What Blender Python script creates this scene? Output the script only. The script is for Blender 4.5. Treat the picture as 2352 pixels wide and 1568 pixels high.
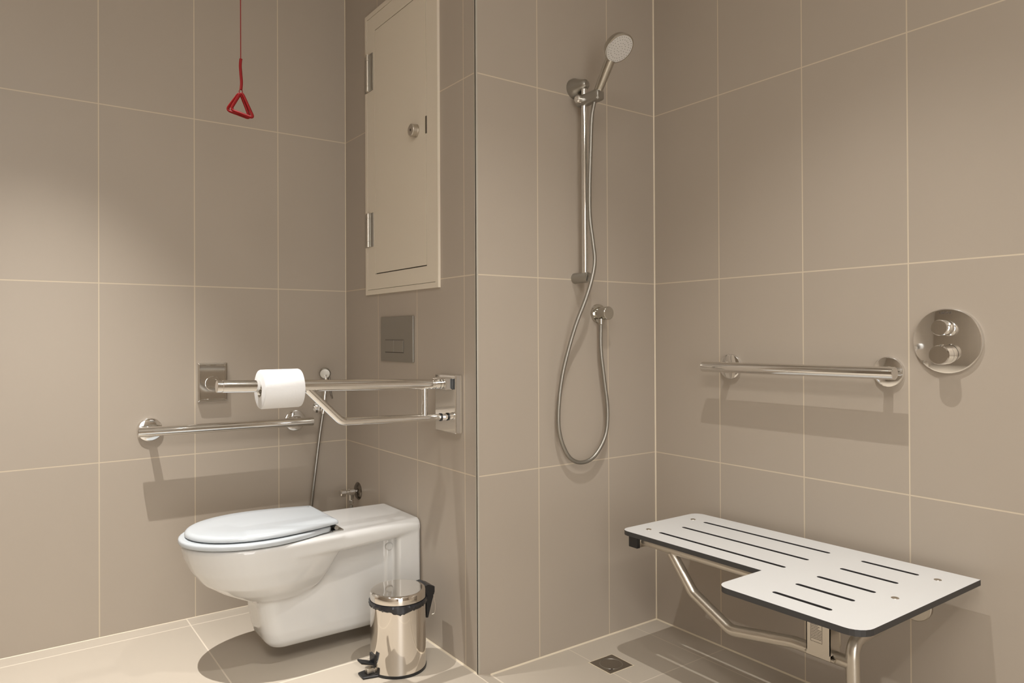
import bpy, bmesh, math, random
from mathutils import Vector, Matrix
C = bpy.context.scene.collection
for o in list(bpy.data.objects): bpy.data.objects.remove(o)
PI = math.pi
V = Vector

# ---------------------------------------------------------------- camera
cam_data = bpy.data.cameras.new('camera'); cam = bpy.data.objects.new('camera', cam_data); C.objects.link(cam)
YAW, PITCH, ROLL = 0.62556, 0.00446, -0.00466
F = V((math.sin(YAW)*math.cos(PITCH), math.cos(YAW)*math.cos(PITCH), math.sin(PITCH)))
R0 = V((math.cos(YAW), -math.sin(YAW), 0)); U0 = R0.cross(F)
R1 = R0*math.cos(ROLL)+U0*math.sin(ROLL); U1 = -R0*math.sin(ROLL)+U0*math.cos(ROLL)
M = Matrix((R1, U1, -F)).transposed().to_4x4(); M.translation = V((0, 0, 1.00076))
cam.matrix_world = M
cam_data.sensor_fit = 'HORIZONTAL'; cam_data.sensor_width = 36
cam_data.lens = 36*1660.336/2352
cam_data.shift_y = -20.86/2352
cam_data.clip_start = .02
bpy.context.scene.camera = cam

# ---------------------------------------------------------------- view, world, lamps
vs = bpy.context.scene.view_settings
vs.view_transform = 'Standard'; vs.look = 'None'; vs.gamma = 1; vs.use_curve_mapping = False
vs.exposure = 0.0
w = bpy.data.worlds.new('world'); bpy.context.scene.world = w; w.use_nodes = True
w.node_tree.nodes['Background'].inputs[0].default_value = (1.0, .985, .96, 1)
w.node_tree.nodes['Background'].inputs[1].default_value = 5.6
ZC = 2.60                                    # ceiling height
LAMP_COL = (1.0, .97, .93)
LAMPS = [  # x, y, watts, spot angle, blend
    (1.07, .90, 106, 92, 1),
    (.12, 2.16, 330, 62, 1),
    (-.15, .45, 22, 110, 1),  # unseen downlight, placed as fill
    (.45, -.9, 70, 140, 1),  # unseen downlight, added to fill the room behind the camera
]
pd = bpy.data.lights.new('panel', 'AREA'); pd.shape = 'RECTANGLE'; pd.size = .58; pd.size_y = 1.16; pd.energy = 34; pd.color = (1, .98, .95)  # unseen area lamp, added for soft fill light
po = bpy.data.objects.new('panel', pd); C.objects.link(po); po.location = (-.45, -.35, ZC-.035)
lamp_objs = []
for (x, y, p, a, b) in LAMPS:
    ld = bpy.data.lights.new('spot', 'SPOT'); ld.energy = p; ld.spot_size = math.radians(a); ld.spot_blend = b
    ld.shadow_soft_size = .006; ld.color = LAMP_COL
    lo = bpy.data.objects.new('spot', ld); C.objects.link(lo); lo.location = (x, y, ZC-.02)
    lamp_objs.append(lo)

# ---------------------------------------------------------------- key planes of the room (metres)
YA, YC, XB, XD = 2.7657, 1.7995, 1.1692, 1.9313
XL, YF, T = -1.25, -1.7, .1
ZS = -.0149                                  # level of the shower floor

# ---------------------------------------------------------------- materials
def srgb(r, g, b):
    f = lambda c: (c/255/12.92) if c/255 <= .04045 else ((c/255+.055)/1.055)**2.4
    return (f(r), f(g), f(b), 1)
def mat(name, col, rough=.5, metal=0, spec=.5, noise=0, nscale=20, bump=0, coat=0):
    m = bpy.data.materials.new(name); m.use_nodes = True; nt = m.node_tree; b = nt.nodes['Principled BSDF']
    b.inputs['Base Color'].default_value = col; b.inputs['Roughness'].default_value = rough
    b.inputs['Metallic'].default_value = metal; b.inputs['Specular IOR Level'].default_value = spec
    b.inputs['Coat Weight'].default_value = coat
    if noise or bump:
        tc = nt.nodes.new('ShaderNodeTexCoord'); n = nt.nodes.new('ShaderNodeTexNoise'); n.inputs['Scale'].default_value = nscale
        n.inputs['Detail'].default_value = 4
        nt.links.new(tc.outputs['Object'], n.inputs['Vector'])
        if noise:
            mx = nt.nodes.new('ShaderNodeMix'); mx.data_type = 'RGBA'
            mx.inputs[6].default_value = tuple(c*(1-noise) for c in col[:3])+(1,)
            mx.inputs[7].default_value = tuple(min(1, c*(1+noise)) for c in col[:3])+(1,)
            nt.links.new(n.outputs['Fac'], mx.inputs[0]); nt.links.new(mx.outputs[2], b.inputs['Base Color'])
        if bump:
            bp = nt.nodes.new('ShaderNodeBump'); bp.inputs['Strength'].default_value = bump; bp.inputs['Distance'].default_value = .001
            nt.links.new(n.outputs['Fac'], bp.inputs['Height']); nt.links.new(bp.outputs['Normal'], b.inputs['Normal'])
    return m
def mth(nt, op, a, b=None):
    n = nt.nodes.new('ShaderNodeMath'); n.operation = op
    for i, v in enumerate((a, b)):
        if v is None: continue
        if isinstance(v, (int, float)): n.inputs[i].default_value = v
        else: nt.links.new(v, n.inputs[i])
    return n.outputs[0]
def joint(nt, co, off, pitch, half):
    """1 on a joint line of the given half width, 0 on the tile"""
    d = mth(nt, 'PINGPONG', mth(nt, 'ADD', co, 100*pitch-off), pitch/2)   # 0 at joints
    return mth(nt, 'LESS_THAN', d, half)
def tile_mat(name, tile, grout, joints, rough=.42, half=.0013):
    """joints(nt, x, y, z) -> socket that is 1 on the grout"""
    m = bpy.data.materials.new(name); m.use_nodes = True; nt = m.node_tree; b = nt.nodes['Principled BSDF']
    g = nt.nodes.new('ShaderNodeNewGeometry'); s = nt.nodes.new('ShaderNodeSeparateXYZ'); nt.links.new(g.outputs['Position'], s.inputs[0])
    j = joints(nt, s.outputs[0], s.outputs[1], s.outputs[2])
    n = nt.nodes.new('ShaderNodeTexNoise'); n.inputs['Scale'].default_value = 3.0; n.inputs['Detail'].default_value = 3
    nt.links.new(g.outputs['Position'], n.inputs['Vector'])
    v = nt.nodes.new('ShaderNodeMix'); v.data_type = 'RGBA'
    v.inputs[6].default_value = tuple(c*.97 for c in tile[:3])+(1,); v.inputs[7].default_value = tuple(c*1.03 for c in tile[:3])+(1,)
    nt.links.new(n.outputs['Fac'], v.inputs[0])
    mx = nt.nodes.new('ShaderNodeMix'); mx.data_type = 'RGBA'
    nt.links.new(j, mx.inputs[0]); nt.links.new(v.outputs[2], mx.inputs[6]); mx.inputs[7].default_value = grout
    nt.links.new(mx.outputs[2], b.inputs['Base Color'])
    r = mth(nt, 'ADD', mth(nt, 'MULTIPLY', j, .35), rough); nt.links.new(r, b.inputs['Roughness'])
    bp = nt.nodes.new('ShaderNodeBump'); bp.inputs['Strength'].default_value = .35; bp.inputs['Distance'].default_value = .001
    nt.links.new(mth(nt, 'SUBTRACT', 1.0, j), bp.inputs['Height']); nt.links.new(bp.outputs['Normal'], b.inputs['Normal'])
    b.inputs['Specular IOR Level'].default_value = .35
    return m
TILE = (.388, .335, .277, 1); GROUT = (.57, .49, .375, 1)
mx_ = lambda nt, a, b: mth(nt, 'MAXIMUM', a, b)
G = .0017
def wall_tiles(name, axis, off):
    def f(nt, x, y, z):
        h = x if axis == 'x' else y
        return mx_(nt, joint(nt, h, off, .3, G), joint(nt, z, .583, .6, G))
    return tile_mat(name, TILE, GROUT, f)
M_A = wall_tiles('tiles_rear', 'x', .2952); M_B = wall_tiles('tiles_alcove', 'y', 2.7657-.3)
M_C = wall_tiles('tiles_shower', 'x', 1.4019); M_D = wall_tiles('tiles_right', 'y', 1.517)
M_W = wall_tiles('tiles_other', 'x', 0); M_W2 = wall_tiles('tiles_left', 'y', .1)
def floor_j(nt, x, y, z):
    wet = mth(nt, 'GREATER_THAN', x, 1.169)
    a = mx_(nt, joint(nt, x, .5647, .6, .0022), joint(nt, y, 2.694, .6, .0026))
    b = mx_(nt, joint(nt, x, 1.8175, .3, .0014), joint(nt, y, 1.499, .3, .0014))
    c = mth(nt, 'LESS_THAN', mth(nt, 'ABSOLUTE', mth(nt, 'SUBTRACT', x, 1.214)), .0016)
    # the joint through x=1.5175 only shows beyond the drain
    wetj = mx_(nt, b, c)
    return mth(nt, 'ADD', mth(nt, 'MULTIPLY', wetj, wet), mth(nt, 'MULTIPLY', a, mth(nt, 'SUBTRACT', 1.0, wet)))
M_FLOOR = tile_mat('floor_tiles', (.45, .398, .330, 1), (.62, .55, .455, 1), floor_j, rough=.4)
M_GROUT = mat('silicone', (.62, .54, .41, 1), .5)
M_CEIL = mat('ceiling_paint', (.82, .80, .76, 1), .8)
M_CHROME = mat('chrome', (.80, .79, .77, 1), .06, 1)
M_CH2 = mat('fitting_chrome', (.56, .54, .49, 1), .10, 1)
M_SATIN = mat('satin_chrome', (.42, .41, .38, 1), .30, 1)
M_STEEL = mat('brushed_steel', (.60, .56, .50, 1), .30, 1, bump=.15, nscale=300)
M_BIN = mat('mirror_steel', (.78, .74, .69, 1), .05, 1)
M_WHITE = mat('ceramic', (.61, .605, .59, 1), .08, 0, .5, coat=.5)
M_SEAT = mat('white_plastic', (.46, .49, .515, 1), .18)
M_BLACK = mat('black_plastic', (.012, .012, .013, 1), .35)
M_LINER = mat('bin_liner', (.02, .02, .023, 1), .25)
M_HPLW = mat('white_laminate', (.70, .705, .70, 1), .35)
M_HPLB = mat('dark_core', (.035, .034, .034, 1), .45)
M_RED = mat('red_plastic', (.23, .002, .003, 1), .5, spec=.3)
M_HATCH = mat('hatch_paint', (.68, .61, .50, 1), .42)
M_GAP = mat('gap', (.05, .04, .03, 1), .8)
M_PAPER = mat('tissue', (.72, .72, .72, 1), .9, spec=.1, bump=.4, nscale=180)
M_CARD = mat('card_core', (.45, .40, .33, 1), .8)
M_FACE = mat('spray_white', (.62, .60, .57, 1), .45)
M_NOZ = mat('nozzle_grey', (.25, .24, .22, 1), .5)
M_INK = mat('ink', (.07, .055, .045, 1), .6)
M_DARKCH = mat('dark_chrome', (.20, .18, .16, 1), .15, 1)
M_GLOW = bpy.data.materials.new('lamp_glow'); M_GLOW.use_nodes = True
_b = M_GLOW.node_tree.nodes['Principled BSDF']; _b.inputs['Emission Color'].default_value = (1, .88, .72, 1); _b.inputs['Emission Strength'].default_value = 12

M_PANEL = M_GLOW.copy(); M_PANEL.node_tree.nodes['Principled BSDF'].inputs['Emission Strength'].default_value = 3  # glow of the added fill panel

# ---------------------------------------------------------------- helpers
def tag(o, label, cat, group=None):
    o['label'] = label; o['category'] = cat
    if group: o['group'] = group
    return o
def empty(name, loc=(0, 0, 0)):
    o = bpy.data.objects.new(name, None); C.objects.link(o); o.location = loc; o.empty_display_size = .05; return o
def obj(name, bm, mats, parent=None, smooth=True, angle=35, bevel=0, recalc=True):
    """link the bmesh (built in world coordinates) as ONE mesh object"""
    if recalc: bmesh.ops.recalc_face_normals(bm, faces=bm.faces)
    me = bpy.data.meshes.new(name); 
    o = bpy.data.objects.new(name, me); C.objects.link(o)
    if parent is not None:
        off = V(parent.location); p = parent.parent
        while p is not None: off += V(p.location); p = p.parent
        bmesh.ops.translate(bm, verts=bm.verts, vec=-off); o.parent = parent
    bm.to_mesh(me); bm.free()
    for m in (mats if isinstance(mats, (list, tuple)) else [mats]): me.materials.append(m)
    if smooth:
        for p in me.polygons: p.use_smooth = True
        me.set_sharp_from_angle(angle=math.radians(angle))
    if bevel:
        b = o.modifiers.new('bevel', 'BEVEL'); b.width = bevel; b.segments = 3; b.limit_method = 'ANGLE'; b.angle_limit = math.radians(40)
    return o
def struct(o): o['kind'] = 'structure'; return o
def box(bm, a, b, mi=0):
    x0, y0, z0 = a; x1, y1, z1 = b
    v = [bm.verts.new(p) for p in ((x0,y0,z0),(x1,y0,z0),(x1,y1,z0),(x0,y1,z0),(x0,y0,z1),(x1,y0,z1),(x1,y1,z1),(x0,y1,z1))]
    for f in ((0,3,2,1),(4,5,6,7),(0,1,5,4),(1,2,6,5),(2,3,7,6),(3,0,4,7)):
        bm.faces.new([v[i] for i in f]).material_index = mi
    return bm
def B(): return bmesh.new()
def prism(bm, pts, z0, z1, mi=0, side=None):
    lo = [bm.verts.new((x, y, z0)) for x, y in pts]; hi = [bm.verts.new((x, y, z1)) for x, y in pts]
    bm.faces.new(hi).material_index = mi; bm.faces.new(lo[::-1]).material_index = mi
    n = len(pts)
    for i in range(n): bm.faces.new((lo[i], lo[(i+1) % n], hi[(i+1) % n], hi[i])).material_index = mi if side is None else side
    return bm
def frame(d):
    d = V(d).normalized(); a = V((0, 0, 1)) if abs(d.z) < .9 else V((1, 0, 0))
    u = d.cross(a).normalized(); return u, d.cross(u).normalized(), d
def cyl(bm, p0, p1, r0, r1=None, n=40, mi=0, caps=True, cap_mi=None):
    """cylinder / cone between two points"""
    return lathe(bm, p0, V(p1)-V(p0), [(0, r0), ((V(p1)-V(p0)).length, r0 if r1 is None else r1)], n, mi, caps, cap_mi)
def lathe(bm, p0, axis, prof, n=40, mi=0, caps=True, cap_mi=None):
    """prof = [(distance along the axis, radius)...]"""
    u, v, d = frame(axis); p0 = V(p0); rings = []
    for h, r in prof:
        if r < 1e-6: rings.append([bm.verts.new(p0+d*h)])
        else: rings.append([bm.verts.new(p0+d*h+(u*math.cos(2*PI*i/n)+v*math.sin(2*PI*i/n))*r) for i in range(n)])
    for a, b in zip(rings, rings[1:]):
        for i in range(n):
            j = (i+1) % n
            if len(a) == 1 and len(b) == 1: continue
            if len(a) == 1: f = bm.faces.new((a[0], b[j], b[i]))
            elif len(b) == 1: f = bm.faces.new((a[i], a[j], b[0]))
            else: f = bm.faces.new((a[i], a[j], b[j], b[i]))
            f.material_index = mi
    if caps:
        c = mi if cap_mi is None else cap_mi
        if len(rings[0]) > 1: bm.faces.new(rings[0][::-1]).material_index = c
        if len(rings[-1]) > 1: bm.faces.new(rings[-1]).material_index = c
    return bm
def fillet(pts, rad, seg=8):
    """round the corners of a polyline"""
    pts = [V(p) for p in pts]; out = [pts[0]]
    for i in range(1, len(pts)-1):
        a, b, c = pts[i-1], pts[i], pts[i+1]; d0 = (a-b).normalized(); d1 = (c-b).normalized()
        ang = d0.angle(d1)
        if ang > PI-.02: out.append(b); continue
        t = min(rad/math.tan(ang/2), (a-b).length*.48, (c-b).length*.48)
        s, e = b+d0*t, b+d1*t
        for k in range(seg+1):
            q = k/seg; out.append(s*(1-q)**2+b*2*q*(1-q)+e*q*q)
    out.append(pts[-1]); return out
def spline(pts, seg=10):
    """Catmull-Rom through the points"""
    P = [V(p) for p in pts]; P = [P[0]*2-P[1]]+P+[P[-1]*2-P[-2]]; out = []
    for i in range(1, len(P)-2):
        for k in range(seg):
            t = k/seg; a, b, c, d = P[i-1:i+3]
            out.append(.5*((2*b)+(c-a)*t+(2*a-5*b+4*c-d)*t*t+(3*b-a-3*c+d)*t**3))
    out.append(P[-2]); return out
def tube(bm, pts, r, n=24, mi=0, ridge=0, pitch=0, closed=False):
    pts = [V(p) for p in pts]
    N = len(pts); tang = []
    for i in range(N):
        a = pts[(i-1) % N] if closed else pts[max(i-1, 0)]; b = pts[(i+1) % N] if closed else pts[min(i+1, N-1)]
        tang.append((b-a).normalized())
    u = frame(tang[0])[0]; rings = []; acc = 0
    for i in range(N):
        u = (u-tang[i]*u.dot(tang[i])).normalized(); v = tang[i].cross(u)
        rr = r
        rings.append([bm.verts.new(pts[i]+(u*math.cos(2*PI*k/n)+v*math.sin(2*PI*k/n))*rr) for k in range(n)])
    for i in range(N if closed else N-1):
        a, b = rings[i], rings[(i+1) % N]
        for k in range(n): bm.faces.new((a[k], a[(k+1) % n], b[(k+1) % n], b[k])).material_index = mi
    if not closed:
        bm.faces.new(rings[0][::-1]).material_index = mi; bm.faces.new(rings[-1]).material_index = mi
    return bm
def resample(pts, step):
    out = [V(pts[0])]; acc = 0
    for a, b in zip(pts, pts[1:]):
        a, b = V(a), V(b); L = (b-a).length; d = step-acc
        while d <= L: out.append(a+(b-a)*(d/L)); d += step
        acc = (acc+L) % step
    return out
def hose(bm, pts, r, n=14, step=.0016, amp=.07):
    """ribbed metal hose"""
    pts = resample(pts, step)
    u = frame((pts[1]-pts[0]))[0]; prev = None
    for i, p in enumerate(pts):
        t = (pts[min(i+1, len(pts)-1)]-pts[max(i-1, 0)]).normalized()
        u = (u-t*u.dot(t)).normalized(); v = t.cross(u); rr = r*(1-amp*(i % 2))
        ring = [bm.verts.new(p+(u*math.cos(2*PI*k/n)+v*math.sin(2*PI*k/n))*rr) for k in range(n)]
        if prev:
            for k in range(n): bm.faces.new((prev[k], prev[(k+1) % n], ring[(k+1) % n], ring[k]))
        else: bm.faces.new(ring[::-1])
        prev = ring
    bm.faces.new(prev); return bm
def rrect(x0, y0, x1, y1, r, seg=6):
    out = []
    for cx, cy, a0 in ((x1-r, y1-r, 0), (x0+r, y1-r, PI/2), (x0+r, y0+r, PI), (x1-r, y0+r, 3*PI/2)):
        for k in range(seg+1):
            a = a0+PI/2*k/seg; out.append((cx+r*math.cos(a), cy+r*math.sin(a)))
    return out
def loft(bm, rings, mi=0, caps=True):
    R = [[bm.verts.new(p) for p in r] for r in rings]; n = len(R[0])
    for a, b in zip(R, R[1:]):
        for i in range(n): bm.faces.new((a[i], a[(i+1) % n], b[(i+1) % n], b[i])).material_index = mi
    if caps: bm.faces.new(R[0][::-1]).material_index = mi; bm.faces.new(R[-1]).material_index = mi
    return bm
def text_mesh(name, s, size, loc, right, up, m, parent, depth=.0003):
    cu = bpy.data.curves.new(name, 'FONT'); cu.body = s; cu.size = size; cu.extrude = depth; cu.align_x = 'CENTER'; cu.align_y = 'CENTER'
    t = bpy.data.objects.new(name+'_tmp', cu); C.objects.link(t)
    dg = bpy.context.evaluated_depsgraph_get(); me = bpy.data.meshes.new_from_object(t.evaluated_get(dg))
    bpy.data.objects.remove(t); r = V(right).normalized(); u = V(up).normalized(); n = r.cross(u)
    mw = Matrix((r, u, n)).transposed().to_4x4(); mw.translation = V(loc)
    bm = B(); bm.from_mesh(me); bmesh.ops.transform(bm, matrix=mw, verts=bm.verts); bpy.data.meshes.remove(me)
    return obj(name, bm, m, parent, smooth=False)

# ================================================================= THE SETTING
ZB = -.12
struct(obj('wall_rear', box(B(), (XL-T, YA, ZB), (XD+T, YA+T, ZC)), M_A, smooth=False))
struct(obj('wall_alcove', prism(B(), [(XB, YC), (XB+T, YC+T), (XB+T, YA), (XB, YA)], ZB, ZC), M_B, smooth=False))
struct(obj('wall_shower', prism(B(), [(XB, YC), (XD, YC), (XD, YC+T), (XB+T, YC+T)], ZB, ZC), M_C, smooth=False))
struct(obj('wall_right', box(B(), (XD, YF-T, ZB), (XD+T, YC+T, ZC)), M_D, smooth=False))
struct(obj('wall_left', box(B(), (XL-T, YF-T, ZB), (XL, YA, ZC)), M_W2, smooth=False))
bm = B(); DX0, DX1, DZ = -.75, .35, 2.1    # unseen doorway behind the camera, added to let in fill light from the world
box(bm, (XL, YF-T, ZB), (DX0, YF, ZC)); box(bm, (DX1, YF-T, ZB), (XD, YF, ZC)); box(bm, (DX0, YF-T, DZ), (DX1, YF, ZC))
struct(obj('wall_front', bm, M_W, smooth=False))
struct(obj('ceiling', box(B(), (XL-T, YF-T, ZC), (XD+T, YA+T, ZC+T)), M_CEIL, smooth=False))
# floor: dry part level, short ramp down to the shower part
bm = B(); prof = [(XL, 0), (XB-.004, 0), (1.214, ZS), (XD, ZS), (XD, ZB), (XL, ZB)]
va = [bm.verts.new((x, YF, z)) for x, z in prof]; vb = [bm.verts.new((x, YA, z)) for x, z in prof]
bm.faces.new(va); bm.faces.new(vb[::-1])
for i in range(6): bm.faces.new((va[i], vb[i], vb[(i+1) % 6], va[(i+1) % 6]))
struct(obj('floor', bm, M_FLOOR, smooth=False))
# silicone / grout fillets in the corners
def bead(name, p0, p1, a, b, s=.006):
    p0, p1, a, b = V(p0), V(p1), V(a), V(b); bm = B(); R = []
    for p in (p0, p1): R.append([bm.verts.new(q) for q in (p-a*.001-b*.001, p+a*s-b*.001, p+a*s*.35+b*s*.35, p-a*.001+b*s)])
    n = 4
    for i in range(n): bm.faces.new((R[0][i], R[0][(i+1) % n], R[1][(i+1) % n], R[1][i]))
    bm.faces.new(R[0]); bm.faces.new(R[1][::-1])
    return struct(obj(name, bm, M_GROUT, smooth=False))
bead('trim_1', (XD, YC, ZS), (XD, YC, ZC), (-1, 0, 0), (0, -1, 0), .0045)
bead('trim_2', (XB, YA, 0), (XB, YA, ZC), (-1, 0, 0), (0, -1, 0), .003)
bead('trim_3', (1.214, YC, ZS), (XD, YC, ZS), (0, -1, 0), (0, 0, 1), .005)
bead('trim_4', (XD, YF, ZS), (XD, YC, ZS), (-1, 0, 0), (0, 0, 1), .005)
bead('trim_5', (XL, YA, 0), (XB, YA, 0), (0, -1, 0), (0, 0, 1), .0025)
bead('trim_6', (XB, YC, 0), (XB, YA, 0), (-1, 0, 0), (0, 0, 1), .004)
# slim metal edge profile on the outer tile corner
bm = B(); box(bm, (XB-.0012, YC-.0012, 0), (XB+.007, YC+.0005, ZC)); box(bm, (XB-.0012, YC-.0012, 0), (XB+.0005, YC+.006, ZC))
struct(obj('trim_7', bm, mat('tile_edge_metal', (.42, .39, .33, 1), .55, 0), smooth=False))

# ================================================================= DOWNLIGHTS
labels = ['recessed round ceiling downlight over the shower seat', 'recessed round ceiling downlight over the front of the toilet',
          'unseen round ceiling downlight placed as fill in the middle of the room', 'unseen round ceiling downlight added as fill nearest the doorway']
for (x, y, p, a, b), lb in zip(LAMPS, labels):
    t = empty('ceiling_downlight', (x, y, ZC)); tag(t, lb, 'ceiling light', 'recessed ceiling downlights')
    obj('trim_ring', lathe(B(), (x, y, ZC), (0, 0, -1), [(0, .034), (0, .045), (.004, .045), (.005, .042), (.004, .036), (.001, .034)], 40, caps=False), M_HPLW, t)
    obj('lens', cyl(B(), (x, y, ZC-.0005), (x, y, ZC-.002), .034), M_GLOW, t)

t = empty('fill_panel_light', (-.45, -.35, ZC)); tag(t, 'unseen rectangular fill panel with a white diffuser, added for soft light near the doorway', 'ceiling light')
bm = B(); px, py, pw, ph_ = -.45, -.35, .30, .59
for a, b in (((px-pw-.01, py-ph_-.01), (px+pw+.01, py-ph_)), ((px-pw-.01, py+ph_), (px+pw+.01, py+ph_+.01)), ((px-pw-.01, py-ph_), (px-pw, py+ph_)), ((px+pw, py-ph_), (px+pw+.01, py+ph_))):
    box(bm, (a[0], a[1], ZC-.03), (b[0], b[1], ZC))
obj('fill_panel_frame', bm, M_HPLW, t, smooth=False)
obj('diffuser', box(B(), (px-pw, py-ph_, ZC-.026), (px+pw, py+ph_, ZC)), M_PANEL, t, smooth=False)

# ================================================================= WALL HATCH
t = empty('access_hatch', (XB, 2.28, 1.157)); tag(t, 'beige painted access hatch on the tiled wall above the steel flush plate', 'cabinet')
y0, y1, z0, z1 = 2.0077, 2.5555, 1.1565, 2.2135; e = .004
bm = B(); fw0, fw1 = .078, .076
iy0, iy1, iz0, iz1 = 2.0835, 2.4715, 1.2325, 2.136
X0 = XB-.009
box(bm, (X0, y0, z0), (XB, y1, z0+.0175)); box(bm, (X0, y0, z1-.0175), (XB, y1, z1))
box(bm, (X0, y0, z0+.0175), (XB, y0+.0175, z1-.0175)); box(bm, (X0, y1-.0175, z0+.0175), (XB, y1, z1-.0175))
obj('outer_frame', bm, M_HATCH, t, smooth=False)
X1 = XB-.0082; bm = B(); a0, a1, c0, c1 = y0+.0186, y1-.0186, z0+.0190, z1-.0190
box(bm, (X1, a0, c0), (XB, a1, iz0-.002)); box(bm, (X1, a0, iz1+.002), (XB, a1, c1))
box(bm, (X1, a0, iz0-.002), (XB, iy0-.002, iz1+.002)); box(bm, (X1, iy1+.0008, iz0-.002), (XB, a1, iz1+.002))
obj('inner_frame', bm, M_HATCH, t, smooth=False)
obj('shadow_gap', box(B(), (XB-.002, y0+.002, z0+.002), (XB, y1-.002, z1-.002)), M_GAP, t, smooth=False)
obj('door', box(B(), (X1, iy0+.0012, iz0+.0018), (XB-.003, iy1-.0005, iz1-.001)), M_HATCH, t, smooth=False)
for zc0, zc1 in ((1.921, 2.060), (1.336, 1.462)):
    bm = B(); zm = (zc1-zc0); yk = 2.522
    box(bm, (X1-.003, 2.486, zc0), (X1, 2.516, zc1)); box(bm, (X1-.003, 2.528, zc0), (X1, 2.552, zc1))
    h = obj('hinge', bm, M_SATIN, t, smooth=False)
    bm = B()
    for a_, b_ in ((0, .16), (.165, .835), (.84, 1)): cyl(bm, (X1-.006, yk, zc0+zm*a_), (X1-.006, yk, zc0+zm*b_), .0072, n=20)
    obj('hinge_pin', bm, M_STEEL, h)
kn = obj('lock_knob', lathe(B(), (X1, 2.151, 1.689), (-1, 0, 0), [(0, .022), (.004, .0225), (.004, .0205), (.020, .0205), (.022, .019)], 36), M_STEEL, t)
obj('keyhole', cyl(B(), (X1-.0223, 2.151, 1.689), (X1-.0228, 2.151, 1.689), .004, n=16), M_INK, kn)
obj('latch', box(B(), (X1-.002, iy0-.006, 1.665), (X1+.001, iy0+.002, 1.722)), M_DARKCH, t, smooth=False)

# ================================================================= FLUSH PLATE
t = empty('flush_plate', (XB, 2.31, .99)); tag(t, 'square satin steel flush plate on the wall above the toilet', 'flush plate')
X1 = XB-.007
ph = obj('plate', box(B(), (X1, 2.1845, .9105), (XB, 2.433, 1.070)), M_SATIN, t, smooth=False, bevel=.002)
obj('button_surround', box(B(), (X1-.0004, 2.251, .942), (X1+.002, 2.394, .9885)), M_GAP, t, smooth=False)
obj('flush_button', box(B(), (X1-.0012, 2.326, .9445), (X1+.002, 2.3925, .9867)), M_SATIN, t, smooth=False, bevel=.0006)
obj('flush_button', box(B(), (X1-.0012, 2.2525, .9445), (X1+.002, 2.3245, .9867)), M_SATIN, t, smooth=False, bevel=.0006)

# ================================================================= SQUARE CHROME PLATE ON THE REAR WALL
t = empty('wall_plate', (.65, YA, .84)); tag(t, 'square chrome wall plate with a disc shaped as the reflection of the hinged rail end', 'wall plate')
Y1 = YA-.022
obj('plate', loft(B(), [[(x, YA, z) for x, z in rrect(.6015, .7688, .7015, .9075, .002)], [(x, Y1+.003, z) for x, z in rrect(.6015, .7688, .7015, .9075, .002)],
    [(x, Y1, z) for x, z in rrect(.6065, .7738, .6965, .9025, .002)], [(x, Y1, z) for x, z in rrect(.6095, .7768, .6935, .8995, .002)], [(x, Y1+.001, z) for x, z in rrect(.6105, .7778, .6925, .8985, .002)]]), M_CHROME, t, smooth=False)
obj('reflection_disc', lathe(B(), (.652, Y1+.001, .8335), (0, -1, 0), [(0, .0265), (.002, .0265), (.003, .0255), (.003, .017), (.0026, .0165), (.0026, 0)], 48), M_CHROME, t)  # raised disc imitates the rail end mirrored in the plate

# ================================================================= GRAB BARS
def grab_bar(label, wall, a0, a1, f0, f1, z, zz1=None, off=.070, rf=.0405, r=.0165):
    """wall 'y': along x on the rear wall; wall 'x': along y on the right wall"""
    z2 = z if zz1 is None else zz1
    P = (lambda a, o, zz: (a, YA-o, zz)) if wall == 'y' else (lambda a, o, zz: (XD-o, a, zz))
    t = empty('grab_bar', P((a0+a1)/2, 0, z)); tag(t, label, 'grab bar')
    zat = lambda a: z+(z2-z)*(a-a0)/(a1-a0)
    ax = V(P(a1, off, z2))-V(P(a0, off, z)); L = ax.length
    obj('rail', lathe(B(), P(a0, off, z), ax, [(0, r-.0015), (.0015, r), (L-.0015, r), (L, r-.0015)], 48), M_CHROME, t)
    n = V(P(0, 1, 0))-V(P(0, 0, 0))
    for f in (f0, f1):
        fl = obj('flange', lathe(B(), P(f, 0, zat(f)), n, [(0, rf), (.007, rf), (.0095, rf-.0015), (.011, rf-.006), (.0115, .014)], 56), M_CHROME, t)
        obj('post', cyl(B(), P(f, .010, zat(f)), P(f, off-.008, zat(f)), .0125), M_CHROME, fl)
    return t
grab_bar('chrome grab bar on the rear wall left of the toilet, below the hinged rail', 'y', .3990, 1.0045, .4475, .9560, .6825, .6765)
grab_bar('chrome grab bar on the shower wall above the folding seat, left of the round mixer', 'x', .9180, 1.5270, .9675, 1.4705, .9003, .8980)

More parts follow.
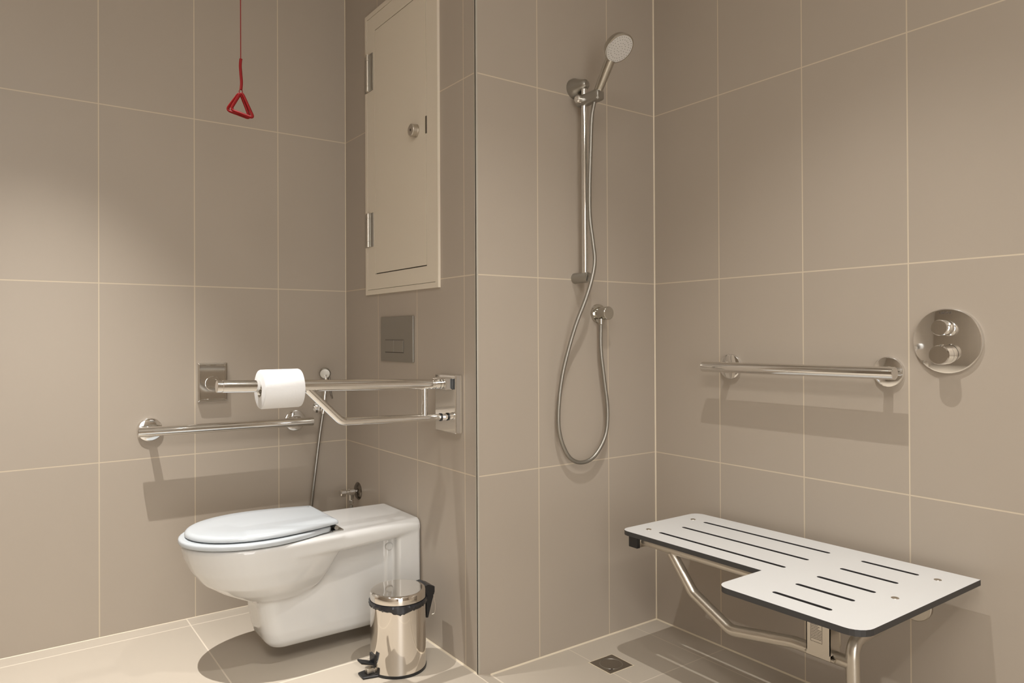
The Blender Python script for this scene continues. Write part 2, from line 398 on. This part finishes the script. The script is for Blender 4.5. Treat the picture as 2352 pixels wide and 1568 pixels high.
# ================================================================= HINGED SUPPORT RAIL
YR = 1.947
t = empty('hinged_support_rail', (XB, YR, .79)); tag(t, 'hinged chrome support rail sticking out from the wall beside the toilet, carrying the toilet roll', 'support rail')
bm = B(); box(bm, (XB-.026, 1.8765, .703), (XB-.0005, 2.0, .882))
obj('mounting_plate', bm, M_CHROME, t, smooth=False, bevel=.003)
zr = lambda x: .8735-(x-.4705)*(.8735-.8528)/(1.10-.4705)      # rail axis rises slightly towards its free end
xa, xb = .4705, 1.098; r = .0162
ax = V((xb-xa, 0, zr(xb)-zr(xa))); L = ax.length
u = obj('upper_rail', lathe(B(), (xa, YR, zr(xa)), ax, [(0, r-.004), (.001, r-.001), (.012, r-.001), (.0125, r-.0022), (.0145, r-.0022), (.015, r), (L, r)], 56), M_CHROME, t)
obj('collar', lathe(B(), (xb, YR, zr(xb)), (1, 0, 0), [(0, .0135), (.004, .0135), (.004, .0155), (.010, .0155), (.010, .0125), (.014, .0125), (.014, .0155), (.022, .0155), (.022, .013)], 44), M_CHROME, t)
bm = B(); box(bm, (1.118, 1.8935, .838), (1.146, 1.9720, .872))
obj('hinge_block', bm, M_CHROME, t, smooth=False, bevel=.002)
obj('hinge_pad', box(B(), (1.1392, 1.8855, .838), (1.1440, 1.8920, .870)), M_BLACK, t, smooth=False)
path = fillet([(.7075, YR, zr(.7075)-.008), (.808, YR, .7595), (1.112, YR, .7505)], .035)
obj('lower_rail', tube(B(), path, .0112, 32), M_CHROME, t)
path = fillet([(1.110, YR, .7506), (1.150, YR-.004, .7490)], .02)
bm = B(); tube(bm, path, .0095, 28); obj('lower_pivot', bm, M_CHROME, t)
obj('pivot_ring', lathe(B(), (1.128, YR-.002, .7498), (1, 0, -.03), [(0, .0100), (0, .0122), (.005, .0122), (.005, .0100)], 32, caps=False), M_BLACK, t)
bm = B(); cyl(bm, (1.076, YR, zr(1.076)-.010), (1.076, YR, .754), .0095, n=32); obj('brace', bm, M_CHROME, t)

# toilet roll threaded on the rail
xr0, xr1 = .5790, .6870; zr0 = .8610; ro, ri = .0522, .0215
def ring_profile(bm, x0, x1, z, ro, ri, e, mo, mi_):
    n = 72; R = []
    pr = [(x0, ri), (x0, ro-e*1.2), (x0+e*.35, ro-e*.35), (x0+e*1.2, ro), (x1-e*1.2, ro), (x1-e*.35, ro-e*.35), (x1, ro-e*1.2), (x1, ri), (x1, ri-.001), (x0, ri-.001)]
    for x, r_ in pr: R.append([bm.verts.new((x, YR+math.cos(2*PI*k/n)*r_, z+math.sin(2*PI*k/n)*r_)) for k in range(n)])
    for i in range(len(R)):
        a, b = R[i], R[(i+1) % len(R)]
        for k in range(n): bm.faces.new((a[k], a[(k+1) % n], b[(k+1) % n], b[k])).material_index = mi_ if i in (7, 8, 9) else mo
    return bm
t = obj('toilet_roll', ring_profile(B(), xr0, xr1, zr0, ro, ri, .004, 0, 1), [M_PAPER, M_CARD])
tag(t, 'white toilet paper roll threaded on the hinged chrome rail', 'toilet roll')

# ================================================================= TOILET
yc = 2.2865
t = empty('toilet', (XB, yc, .05)); tag(t, 'white wall-hung toilet with a long projection and closed lid', 'toilet')
def egg(xt, xm, hw, xb, hb, z, n=24, p=.92, rc=.02):
    """closed outline: tip at xt, widest at xm, square-ish back edge at xb"""
    pts = []
    for k in range(n+1):                       # near side (y<yc): from widest point round the tip to the far side
        a = -PI/2+PI*k/n; c = math.cos(a)
        pts.append((xm-(xm-xt)*c**p if c > 0 else xm, yc+hw*math.sin(a), z))
    s = []
    m = 10
    for k in range(1, m+1):
        q = k/m; s.append((xm+(xb-rc-xm)*q, hw+(hb-hw)*q**1.6))
    cor = [(xb-rc+rc*math.sin(PI/2*k/5), hb-rc+rc*math.cos(PI/2*k/5)) for k in range(1, 6)]
    side = s+cor
    pts += [(x, yc+y, z) for x, y in side] + [(x, yc-y, z) for x, y in reversed(side)]
    return pts
bm = B()
def ring_rr(x0, x1, hw, z, r): return [(x, y, z) for x, y in rrect(x0, yc-hw, x1, yc+hw, r)]
loft(bm, [egg(.690, .735, .050, .80, .05, .165), egg(.655, .735, .080, .80, .08, .190), egg(.600, .72, .118, .81, .10, .213), egg(.555, .70, .140, .83, .12, .237), egg(.510, .69, .158, .85, .135, .268),
          egg(.478, .68, .170, .87, .15, .310), egg(.460, .68, .176, .89, .165, .350), egg(.4535, .68, .178, .90, .170, .376), egg(.4535, .68, .178, .90, .170, .384), egg(.4580, .68, .174, .90, .166, .390)])
loft(bm, [ring_rr(.712, XB-.001, .066, .046, .03), ring_rr(.692, XB-.001, .084, .054, .04), ring_rr(.678, XB-.001, .094, .070, .045), ring_rr(.668, XB-.001, .099, .100, .05), ring_rr(.655, XB-.001, .101, .180, .05), ring_rr(.650, XB-.001, .101, .36, .05)])
def taper(x0, h0, x1, h1, z): return [(x0, yc-h0, z), (x1, yc-h1, z), (x1, yc+h1, z), (x0, yc+h0, z)]
def sec(x, h, z0, z1, r): return [(x, y, z) for y, z in rrect(yc-h, z0, yc+h, z1, r, 8)]
loft(bm, [sec(.74, .176, .337, .3905, .014), sec(.90, .168, .337, .3905, .016), sec(1.06, .156, .338, .392, .022), sec(1.12, .150, .338, .393, .025), sec(XB-.001, .1450, .338, .3935, .026)])
loft(bm, [sec(1.084, .1330, .075, .385, .030), sec(1.089, .1440, .060, .390, .034), sec(1.13, .1450, .058, .392, .036), sec(XB-.001, .1430, .058, .3935, .040)])
box(bm, (1.060, yc-.110, .09), (1.09, yc+.110, .36))
body = obj('bowl', bm, M_WHITE, t)
rm = body.modifiers.new('remesh', 'REMESH'); rm.mode = 'VOXEL'; rm.voxel_size = .0045; rm.use_smooth_shade = True
sm = body.modifiers.new('smooth', 'SMOOTH'); sm.factor = .5; sm.iterations = 7
# seat
def slab(outline, z0, z1, e, shrink, cx):
    """outline(z, inset) with rounded upper and lower edges"""
    R = []
    for k in range(5):
        a = PI/2*k/4; R.append(outline(z0+e*(1-math.cos(a))*.8, e*(1-math.sin(a))))
    for k in range(7):
        a = PI/2*k/6; R.append(outline(z1-shrink+shrink*math.sin(a), shrink*1.4*(1-math.cos(a))))
    return R
so = lambda z, i: egg(.4470+i, .675, .1785-i, .868-i, .132-i, z, rc=.03)
obj('seat', loft(B(), slab(so, .3925, .4085, .003, .006, 0)), M_SEAT, t, angle=60)
lo_ = lambda z, i: egg(.4640+i, .675, .1640-i, .890-i, .122-i, z, rc=.008)
obj('lid', loft(B(), slab(lo_, .4118, .4285, .003, .012, 0)+[egg(.492, .675, .140, .874, .100, .4300, rc=.008), egg(.53, .675, .105, .86, .075, .4310, rc=.008)]), M_SEAT, t, angle=60)
for s in (-1, 1):
    bm = B(); box(bm, (.868, yc+s*.105-.022, .390), (.902, yc+s*.105+.022, .3945)); cyl(bm, (.880, yc+s*.105-.020, .402), (.880, yc+s*.105+.020, .402), .007, n=20)
    obj('lid_hinge', bm, M_SATIN, t)
bm = B(); lathe(bm, (1.068, yc-.100, .308), (0, -1, 0), [(0, .013), (.012, .013), (.016, .010), (.017, 0)], 24)
obj('fixing_cap', bm, M_WHITE, t)

# ================================================================= PEDAL BIN
bx, by = 1.003, 1.985; rb = .0835
t = empty('pedal_bin', (bx, by, 0)); tag(t, 'small polished steel pedal bin with a black liner on the floor beside the toilet', 'bin')
obj('base_ring', lathe(B(), (bx, by, 0), (0, 0, 1), [(0, rb+.001), (.008, rb+.0015), (.009, rb-.002)], 72), M_BLACK, t)
obj('body', lathe(B(), (bx, by, .008), (0, 0, 1), [(0, rb), (.198, rb), (.2005, rb-.002)], 96), M_BIN, t)
random.seed(4)
n = 96; bm = B(); R = []
for j, (z, rr, amp) in enumerate(((.196, .0005, .0015), (.199, .0035, .002), (.205, .0042, .0018), (.211, .0025, .0005))):
    R.append([])
    for k in range(n):
        a = 2*PI*k/n; q = rb+rr+random.uniform(-amp, amp)
        zz = z-(.010*max(0, math.sin(a*3+1.2))**3 if j < 2 else 0)-(random.uniform(0, .004) if j == 0 else 0)
        R[-1].append(bm.verts.new((bx+math.cos(a)*q, by+math.sin(a)*q, zz)))
for a, b in zip(R, R[1:]):
    for k in range(n): bm.faces.new((a[k], a[(k+1) % n], b[(k+1) % n], b[k]))
bm.faces.new(R[0][::-1]); bm.faces.new(R[-1])
obj('bin_liner', bm, M_LINER, t, angle=20)
obj('lid', lathe(B(), (bx, by, .212), (0, 0, 1), [(0, rb-.001), (.001, rb+.0005), (.019, rb+.0005), (.0228, rb-.0010), (.0250, rb-.0035), (.0256, rb-.0070), (.0254, rb-.011), (.0256, rb*.6), (.0258, 0)], 96), M_BIN, t, angle=50)
bm = B()
def wedge(bm, pts, y0, y1):
    a = [bm.verts.new((x, y0, z)) for x, z in pts]; b = [bm.verts.new((x, y1, z)) for x, z in pts]; n = len(pts)
    bm.faces.new(a); bm.faces.new(b[::-1])
    for i in range(n): bm.faces.new((a[i], b[i], b[(i+1) % n], a[(i+1) % n]))
wedge(bm, [(bx+rb-.012, .236), (bx+rb+.004, .238), (bx+rb+.027, .228), (bx+rb+.027, .212), (bx+rb+.018, .185), (bx+rb+.004, .137), (bx+rb-.002, .137), (bx+rb-.002, .212)], by-.030, by+.030)
obj('hinge_cover', bm, M_BLACK, t, smooth=False, bevel=.0015)
obj('carry_handle', tube(B(), spline([(bx+rb+.020, by-.034, .205), (bx+rb+.024, by-.036, .175), (bx+rb+.022, by-.036, .150), (bx+rb+.014, by-.034, .146)]), .0011, 10), M_STEEL, t)
bm = B(); wedge(bm, [(bx-rb-.003, .060), (bx-rb+.004, .060), (bx-rb+.004, .030), (bx-rb-.003, .022)], by-.016, by+.016)
obj('pedal_guide', bm, M_BLACK, t, smooth=False)
bm = B(); wedge(bm, [(bx-rb-.044, .047), (bx-rb-.042, .051), (bx-rb+.002, .034), (bx-rb+.002, .029)], by-.015, by+.015)
obj('pedal', bm, M_BLACK, t, smooth=False, bevel=.001)
bm = B(); wedge(bm, [(bx-rb-.043, .0455), (bx-rb+.001, .0285), (bx-rb+.001, .0265), (bx-rb-.042, .0435)], by-.013, by+.013)
obj('pedal_plate', bm, M_STEEL, t, smooth=False)
bm = B(); prism(bm, [(bx-rb+.006, by-.030), (bx-rb+.006, by+.030), (bx-rb-.038, by+.022), (bx-rb-.040, by-.018)], 0, .007)
obj('pedal_foot', bm, M_BLACK, t, smooth=False, bevel=.002)
bm = B(); box(bm, (bx-rb-.022, by-.010, .007), (bx-rb+.002, by+.010, .024)); obj('pedal_spring', bm, M_STEEL, t, smooth=False, bevel=.002)

# ================================================================= EMERGENCY PULL CORD
cx, cy = .5755, 2.10
t = empty('emergency_pull_cord', (cx, cy, ZC)); tag(t, 'red emergency pull cord with triangular handle hanging above the toilet', 'pull cord')
obj('ceiling_switch', lathe(B(), (cx, cy, ZC), (0, 0, -1), [(0, .042), (.018, .042), (.026, .034), (.028, 0)], 40), M_HPLW, t)
obj('cord', tube(B(), [(cx, cy, ZC-.026), (cx, cy, 1.782)], .0013, 10), M_RED, t)
obj('cord_sleeve', tube(B(), spline([(cx+.001, cy, 1.786), (cx, cy, 1.782), (cx-.001, cy, 1.765), (cx+.0002, cy, 1.745), (cx+.002, cy, 1.72), (cx+.0005, cy, 1.699)]), .0040, 16), M_RED, t)
bm = B(); tube(bm, [(cx+.0075*math.cos(a)*.6, cy, 1.693+.006*math.sin(a)) for a in [2*PI*k/20 for k in range(20)]], .0012, 10, closed=True)
obj('ring', bm, M_RED, t)
def tri(bm, P, r_, rad):
    out = []
    for i in range(3):
        a, b, c = P[i-1], P[i], P[(i+1) % 3]; d0 = (a-b).normalized(); d1 = (c-b).normalized()
        for k in range(7):
            q = k/6; s, e = b+d0*rad, b+d1*rad; out.append(s*(1-q)**2+b*2*q*(1-q)+e*q*q)
    tube(bm, out, r_, 14, closed=True)
# two linked triangles hanging askew; corner offsets: sideways, back, down
ux, uy = V((.9645, -.264, 0)), V((.264, .9645, 0)); ap = V((cx, cy, 1.693))
for cor in (((-.002, .002, .000), (-.0385, .036, .0445), (.0250, .002, .0735)), ((.002, -.002, .000), (-.0275, .014, .0490), (.0345, -.012, .0750))):
    bm = B(); tri(bm, [ap+ux*a+uy*b-V((0, 0, c)) for a, b, c in cor], .0041, .013)
    obj('triangle_handle', bm, M_RED, t)

# ================================================================= HAND BIDET SPRAY
t = empty('bidet_spray', (1.066, YA, .72)); tag(t, 'chrome hand bidet spray with hose hanging on the rear wall behind the hinged rail', 'bidet spray')
hx = 1.052
obj('holder', lathe(B(), (hx-.004, YA, .722), (0, -1, 0), [(0, .021), (.005, .021), (.006, .012), (.028, .012), (.028, .010)], 32), M_CHROME, t)
bm = B(); tube(bm, spline([(hx+.006, YA-.040, .715), (hx+.009, YA-.040, .75), (hx+.013, YA-.042, .80), (hx+.014, YA-.046, .835), (hx+.008, YA-.050, .853)]), .0085, 24)
hd = obj('handle', bm, M_CHROME, t)
obj('spray_head', lathe(B(), (hx+.016, YA-.030, .860), (-.35, -.9, -.15), [(0, .012), (.008, .021), (.024, .0225), (.028, .018), (.029, 0)], 32), M_SATIN, t)
bm = B(); tube(bm, spline([(hx+.024, YA-.052, .843), (hx+.026, YA-.056, .81), (hx+.030, YA-.058, .775), (hx+.034, YA-.058, .758)]), .0032, 12)
obj('trigger', bm, M_DARKCH, t)
cyl_ = B(); cyl(cyl_, (hx+.006, YA-.040, .718), (hx+.003, YA-.040, .700), .0088, .0075, 24); obj('hose_nut', cyl_, M_CHROME, t)
obj('hose', hose(B(), spline([(hx+.003, YA-.040, .702), (hx-.008, YA-.035, .62), (hx-.022, YA-.030, .50), (hx-.036, YA-.028, .38), (hx-.045, YA-.03, .28), (hx-.035, YA-.04, .20), (hx+.0, YA-.07, .16), (hx+.045, YA-.09, .19), (1.135, 2.650, .30), (1.139, 2.650, .345)]), .0068), M_SATIN, t)

# ================================================================= ANGLE VALVE
vy, vz = 2.6517, .396
t = empty('angle_valve', (XB, vy, vz)); tag(t, 'small chrome angle valve on the tiled wall behind the toilet', 'valve')
obj('escutcheon', lathe(B(), (XB, vy, vz), (-1, 0, 0), [(0, .034), (.002, .034), (.008, .026), (.010, .012)], 40), M_DARKCH, t)
obj('valve_body', lathe(B(), (XB-.008, vy, vz), (-1, 0, 0), [(0, .0085), (.012, .0085), (.013, .0125), (.030, .0125), (.031, .008), (.046, .008)], 28), M_CHROME, t)
obj('valve_knob', lathe(B(), (XB-.052, vy, vz), (-1, 0, 0), [(0, .012), (.003, .0150), (.022, .0150), (.024, .012)], 10), M_CHROME, t, angle=20)
bm = B(); cyl(bm, (XB-.030, vy, vz-.008), (XB-.030, vy, vz-.032), .0085, n=24); cyl(bm, (XB-.030, vy, vz-.032), (XB-.030, vy, vz-.045), .0110, n=6)
obj('outlet_nut', bm, M_CHROME, t, angle=20)

# ================================================================= SHOWER RAIL, HAND SHOWER, HOSE, OUTLET
sx = 1.5555; yr = YC-.050
t = empty('shower_rail', (sx, YC, 1.2)); tag(t, 'tall vertical chrome riser rail on the shower wall holding the hand shower', 'shower rail')
obj('riser', cyl(B(), (sx, yr, 1.185), (sx, yr, 1.797), .0100, n=40), M_CHROME, t)
for z, r_ in ((1.187, .0172),):
    obj('wall_bracket', lathe(B(), (sx, YC, z), (0, -1, 0), [(0, r_), (.062, r_), (.067, r_-.002), (.069, r_-.007), (.0695, 0)], 40), M_SATIN, t)
obj('wall_bracket', lathe(B(), (sx, YC, 1.808), (0, -1, 0), [(0, .0330), (.012, .0325), (.024, .0270), (.045, .0190), (.058, .0160), (.064, .010), (.0645, 0)], 40), M_SATIN, t)
sl = obj('slider', loft(B(), [[(sx+p, y, 1.757+q) for p, q in rrect(-.018*s, -.0175*s, .018*s, .0175*s, .010*s)] for y, s in ((YC-.026, .85), (YC-.029, 1), (YC-.112, 1), (YC-.124, .93), (YC-.129, .7))]), M_SATIN, t)
obj('slider_knob', lathe(B(), (sx-.016, yr, 1.757), (-1, 0, 0), [(0, .012), (.014, .013), (.018, .010), (.0185, 0)], 28), M_CHROME, sl)

# hand shower
t = empty('hand_shower', (sx, YC-.10, 1.757)); tag(t, 'chrome hand shower with round white spray face tilted out from the riser rail', 'shower head')
p0 = V((sx, YC-.098, 1.745)); p1 = V((sx, 1.617, 1.868)); d = (p1-p0).normalized()
obj('handle', lathe(B(), p0, d, [(0, .0088), (.018, .0088), (.019, .0115), (.026, .0135), (.08, .0148), ((p1-p0).length-.020, .0160)], 36), M_CH2, t)
nf = V((0, -.66, -.75)).normalized(); pc = V((sx, 1.587, 1.872))
obj('head', lathe(B(), pc-nf*.034, nf, [(0, 0), (.001, .022), (.006, .036), (.012, .042), (.030, .0480), (.0335, .0478), (.0345, .0450)], 64), M_CH2, t)
bm = B(); lathe(bm, pc-nf*.0002, nf, [(0, .0448), (.001, .0440), (.0014, 0)], 56)
u, v, d_ = frame(nf)
def disc(bm, c, r_, nn, mi):
    lathe(bm, c, nf, [(0, r_), (.0011, r_*.7), (.0013, 0)], nn, mi)
for rr, k_ in ((.039, 30), (.030, 22), (.019, 14), (.009, 7)):
    for k in range(k_):
        a = 2*PI*(k+.5*(k_ % 4 == 2))/k_; disc(bm, pc+(u*math.cos(a)+v*math.sin(a))*rr+nf*.0008, .0013, 8, 1)
obj('spray_face', bm, [M_FACE, M_NOZ], t)

# hose from the hand shower to the wall outlet
HO = [(1.5560, 1.7020, 1.742), (1.5590, 1.7180, 1.695), (1.5610, 1.7260, 1.60), (1.5600, 1.7310, 1.48), (1.5590, 1.7290, 1.38), (1.5640, 1.7210, 1.30), (1.5670, 1.716, 1.24), (1.5540, 1.714, 1.185), (1.5350, 1.722, 1.12), (1.5050, 1.745, 1.02), (1.4740, 1.765, .885),
      (1.4610, 1.772, .770), (1.4680, 1.775, .685), (1.5040, 1.775, .613), (1.5560, 1.774, .588), (1.6130, 1.772, .604), (1.6600, 1.770, .668), (1.6690, 1.769, .755), (1.6540, 1.769, .860), (1.6410, 1.7695, .955), (1.6420, 1.770, 1.035)]
t = obj('shower_hose', hose(B(), spline(HO, 12), .0066), mat('hose_metal', (.36, .345, .31, 1), .42, 1))
tag(t, 'ribbed metal shower hose looping below the hand shower to the wall outlet', 'shower hose')
ex, ez = 1.6550, 1.0735
t = empty('hose_outlet', (ex, YC, ez)); tag(t, 'round chrome wall outlet where the shower hose starts', 'wall outlet')
obj('flange', lathe(B(), (ex, YC, ez), (0, -1, 0), [(0, .0320), (.004, .0320), (.009, .0300), (.0105, .022)], 48), M_CH2, t)
obj('outlet_body', lathe(B(), (ex, YC-.008, ez), (0, -1, 0), [(0, .0218), (.046, .0218), (.0475, .0205)], 48), M_CH2, t)
bm = B(); cyl(bm, (ex-.013, YC-.0295, ez-.018), (ex-.013, YC-.0295, ez-.036), .0088, .0082, 28); obj('hose_nut', bm, M_CH2, t)

# ================================================================= THERMOSTATIC MIXER
my, mz = .8220, .9823; Rm_ = .0812
t = empty('shower_mixer', (XD, my, mz)); tag(t, 'round chrome thermostatic shower mixer with two knobs on the right wall', 'shower mixer')
obj('plate', lathe(B(), (XD, my, mz), (-1, 0, 0), [(0, Rm_), (.007, Rm_), (.0092, Rm_-.0015), (.010, Rm_-.004), (.0100, 0)], 96), M_CHROME, t)
xk = XD-.010
obj('flow_knob', lathe(B(), (xk, my, mz+.0330), (-1, 0, 0), [(0, .0175), (.004, .0195), (.036, .0195), (.039, .0180), (.0395, 0)], 40), M_CHROME, t, angle=30)
k = obj('temperature_knob', lathe(B(), (xk, my, mz-.0335), (-1, 0, 0), [(0, .0235), (.012, .0235), (.012, .0225), (.0145, .0225), (.0145, .0240), (.040, .0240), (.043, .0220), (.0435, 0)], 44), M_CHROME, t, angle=30)
obj('temperature_ring', lathe(B(), (xk-.0125, my, mz-.0335), (-1, 0, 0), [(0, .0220), (0, .0230), (.0017, .0230), (.0017, .0220)], 44, caps=False), M_BLACK, k)
obj('temperature_stop', box(B(), (xk-.030, my-.0035, mz-.0105), (xk-.020, my+.0035, mz-.0080)), M_CHROME, k, smooth=False, bevel=.001)
text_mesh('lettering', 'GROHE', .0085, (xk-.0002, my+.002, mz+.0700), (0, -1, 0), (0, 0, 1), M_INK, t)
bm = B()
for a in (-.35, -.12, .12): box(bm, (xk-.0004, my+.0325+.0014*a, mz+.030+.012*a-.0006), (xk, my+.0355+.0014*a, mz+.030+.012*a+.0006))
obj('flow_marks', bm, M_INK, t, smooth=False)

# ================================================================= FOLDING SHOWER SEAT
# local frame measured from the slots: s away from the wall, q towards the doorway, slightly out of level
S0 = V((1.8159, 1.4906, .413))
def SP(s, q, h=0): return V((S0.x-s-.0005*q, S0.y-q+.0005*s, S0.z+.0036*s+.0087*q+h))
t = empty('folding_shower_seat', (XD, 1.15, .40)); tag(t, 'white folding shower seat with slotted L-shaped top mounted on the right wall', 'shower seat')
TH = .0135
# panel outline (s, q)
def arc(cs, cq, r_, a0, a1, n=6): return [(cs+r_*math.cos(a0+(a1-a0)*k/n), cq+r_*math.sin(a0+(a1-a0)*k/n)) for k in range(n+1)]
sb, sf, sw, q0, qn, q1 = -.0810, .2687, .4453, -.0970, .3990, .7510; rr = .032
out = arc(sb+rr, q0+rr, rr, PI, 3*PI/2)+arc(sf-rr, q0+rr, rr, -PI/2, 0)+[(sf, qn)]+arc(sw-rr, qn+rr, rr, -PI/2, 0)+arc(sw-.040, q1-.040, .040, 0, PI/2)+[(sb, q1)]
slots = [(0, 0, .4209), (.0999, 0, .4209), (.2016, 0, .4209), (0, .506, .6485), (.0999, .506, .6485), (.2016, .506, .6485), (.2897, .506, .6485), (.3797, .506, .6485)]
hw_ = .0062
bm = B()
def loop_edges(pts):
    vs_ = [bm.verts.new(SP(s, q)) for s, q in pts]
    return [bm.edges.new((vs_[i], vs_[(i+1) % len(vs_)])) for i in range(len(vs_))]
E_ = loop_edges(out)
for s, qa, qb in slots: E_ += loop_edges(arc(s, qa+hw_, hw_, PI, 2*PI, 5)+arc(s, qb-hw_, hw_, 0, PI, 5))
res = bmesh.ops.triangle_fill(bm, use_beauty=True, use_dissolve=False, edges=E_)
top = [g for g in res['geom'] if isinstance(g, bmesh.types.BMFace)]
for f in top: f.material_index = 0
ex_ = bmesh.ops.extrude_face_region(bm, geom=top, use_keep_orig=True)
nv = [g for g in ex_['geom'] if isinstance(g, bmesh.types.BMVert)]; bmesh.ops.translate(bm, verts=nv, vec=(0, 0, -TH))
for f in bm.faces:
    f.normal_update()
    f.material_index = 0 if abs(f.normal.z) > .7 else 1
pn = obj('seat_panel', bm, [M_HPLW, M_HPLB], t, smooth=False)
for s, q in ((-.0006, -.0430), (.2012, -.0430), (-.0006, .6909), (.2012, .6909)):
    sc = obj('screw', lathe(B(), SP(s, q, -.0002), (0, 0, 1), [(0, .0085), (.001, .0080), (.0017, .0055), (.0010, .0040), (.0008, 0)], 24), M_STEEL, t)
# under frame
hz = -TH-.0145
for q in (-.0509, .6909):
    bm = B(); a = SP(-.075, q, hz); b = SP(.249, q, hz)
    box(bm, (b.x, b.y-.0165, .3680 if q < 0 else .3850), (a.x, a.y+.0165, .3990+.0087*max(q, 0)))
    cb = obj('cross_bar', bm, M_STEEL, t, smooth=False, bevel=.002)
    bm = B(); box(bm, (b.x-.012, b.y-.0172, .3670 if q < 0 else .3840), (b.x+.001, b.y+.0172, .3975 if q < 0 else .4030)); obj('end_cap', bm, M_BLACK, cb, smooth=False, bevel=.001)
obj('front_tube', cyl(B(), (1.583, 1.530, .3858), (1.583, .800, .3880), .0125, n=32), M_STEEL, t)
obj('back_tube', cyl(B(), (1.865, 1.530, .3850), (1.865, .800, .3890), .0125, n=32), M_STEEL, t)
obj('support_leg', tube(B(), fillet([(1.5849, 1.4159, .3760), (1.5920, 1.3470, .2819), (1.5990, 1.2236, .2141), (1.6031, 1.0384, .2440), (1.6041, .8957, .2445)], .045, 8), .0150, 32), M_STEEL, t)
obj('support_post', tube(B(), fillet([(XD-.010, .9020, .3040), (1.6051, .8926, .2946), (1.6021, .8896, .2035)], .040, 10)+[V((1.6021, .8896, .1990))], .0150, 32), M_STEEL, t)
obj('wall_flange', lathe(B(), (XD, .9020, .3050), (-1, 0, 0), [(0, .040), (.008, .040), (.010, .038), (.011, .016)], 48), M_STEEL, t)
obj('wall_flange', lathe(B(), (XD, 1.38, .3050), (-1, 0, 0), [(0, .040), (.008, .040), (.010, .038), (.011, .016)], 48), M_STEEL, t)
obj('wall_arm', tube(B(), fillet([(XD-.010, 1.38, .3050), (1.865, 1.38, .3065), (1.865, 1.38, .374)], .03), .0145, 32), M_STEEL, t)
# guide plate with the printed instructions
gx = 1.5788; ga, gb = .9918, .9316
bm = B(); box(bm, (gx, gb, .2410), (gx+.002, ga, .392)); box(bm, (gx, gb, .2530), (gx+.040, gb+.002, .392)); box(bm, (gx, ga-.002, .2510), (gx+.040, ga, .392)); box(bm, (gx+.040, gb-.002, .266), (gx+.043, ga, .392))
gp = obj('guide_plate', bm, M_STEEL, t, smooth=False)
bm = B(); X_ = gx-.0003; lz0, lz1, la, lb_ = .2748, .3482, .9807, .9513
box(bm, (X_, lb_, lz0), (gx, lb_+.0008, lz1)); box(bm, (X_, la-.0008, lz0), (gx, la, lz1)); box(bm, (X_, lb_, lz0), (gx, la, lz0+.0008)); box(bm, (X_, lb_, lz1-.0008), (gx, la, lz1))
random.seed(2); z = lz1-.005
while z > lz0+.007:
    y = la-.002; e = lb_+.002+random.choice((0, 0, .004, .008))
    while y > e:
        L_ = random.uniform(.0015, .0045); y2 = max(y-L_, e); box(bm, (X_, y2, z), (gx, y, z+.0012)); y = y2-.0007
    z -= .0036
obj('instruction_print', bm, M_INK, gp, smooth=False)
bm = B(); cyl(bm, (gx+.006, gb-.008, .2430), (gx+.006, ga+.006, .2430), .0042, n=20); obj('guide_pin', bm, M_STEEL, gp)

# ================================================================= FLOOR DRAIN
t = empty('floor_drain', (1.555, 1.637, ZS)); tag(t, 'square stainless steel floor drain in the shower floor', 'drain')
obj('cover', box(B(), (1.5075, 1.5915, ZS-.004), (1.6025, 1.6845, ZS+.0008)), mat('drain_steel', (.34, .31, .27, 1), .35, 1), t, smooth=False)
bm = B(); lathe(bm, (1.555, 1.638, ZS+.0008), (0, 0, 1), [(0, .036), (.0006, .0355), (.0006, .034), (0, .0335)], 48, caps=False)
obj('lift_ring', bm, M_SATIN, t)
obj('finger_slot', prism(B(), rrect(1.5185, 1.606, 1.5345, 1.613, .003), ZS+.0008, ZS+.0014), M_INK, t, smooth=False)
bm = B(); o_ = .0035
for a, b in (((1.5075-o_, 1.5915-o_), (1.6025+o_, 1.5915)), ((1.5075-o_, 1.6845), (1.6025+o_, 1.6845+o_)), ((1.5075-o_, 1.5915), (1.5075, 1.6845)), ((1.6025, 1.5915), (1.6025+o_, 1.6845))):
    box(bm, (a[0], a[1], ZS-.003), (b[0], b[1], ZS+.0005))
obj('grout_edge', bm, M_GROUT, t, smooth=False)
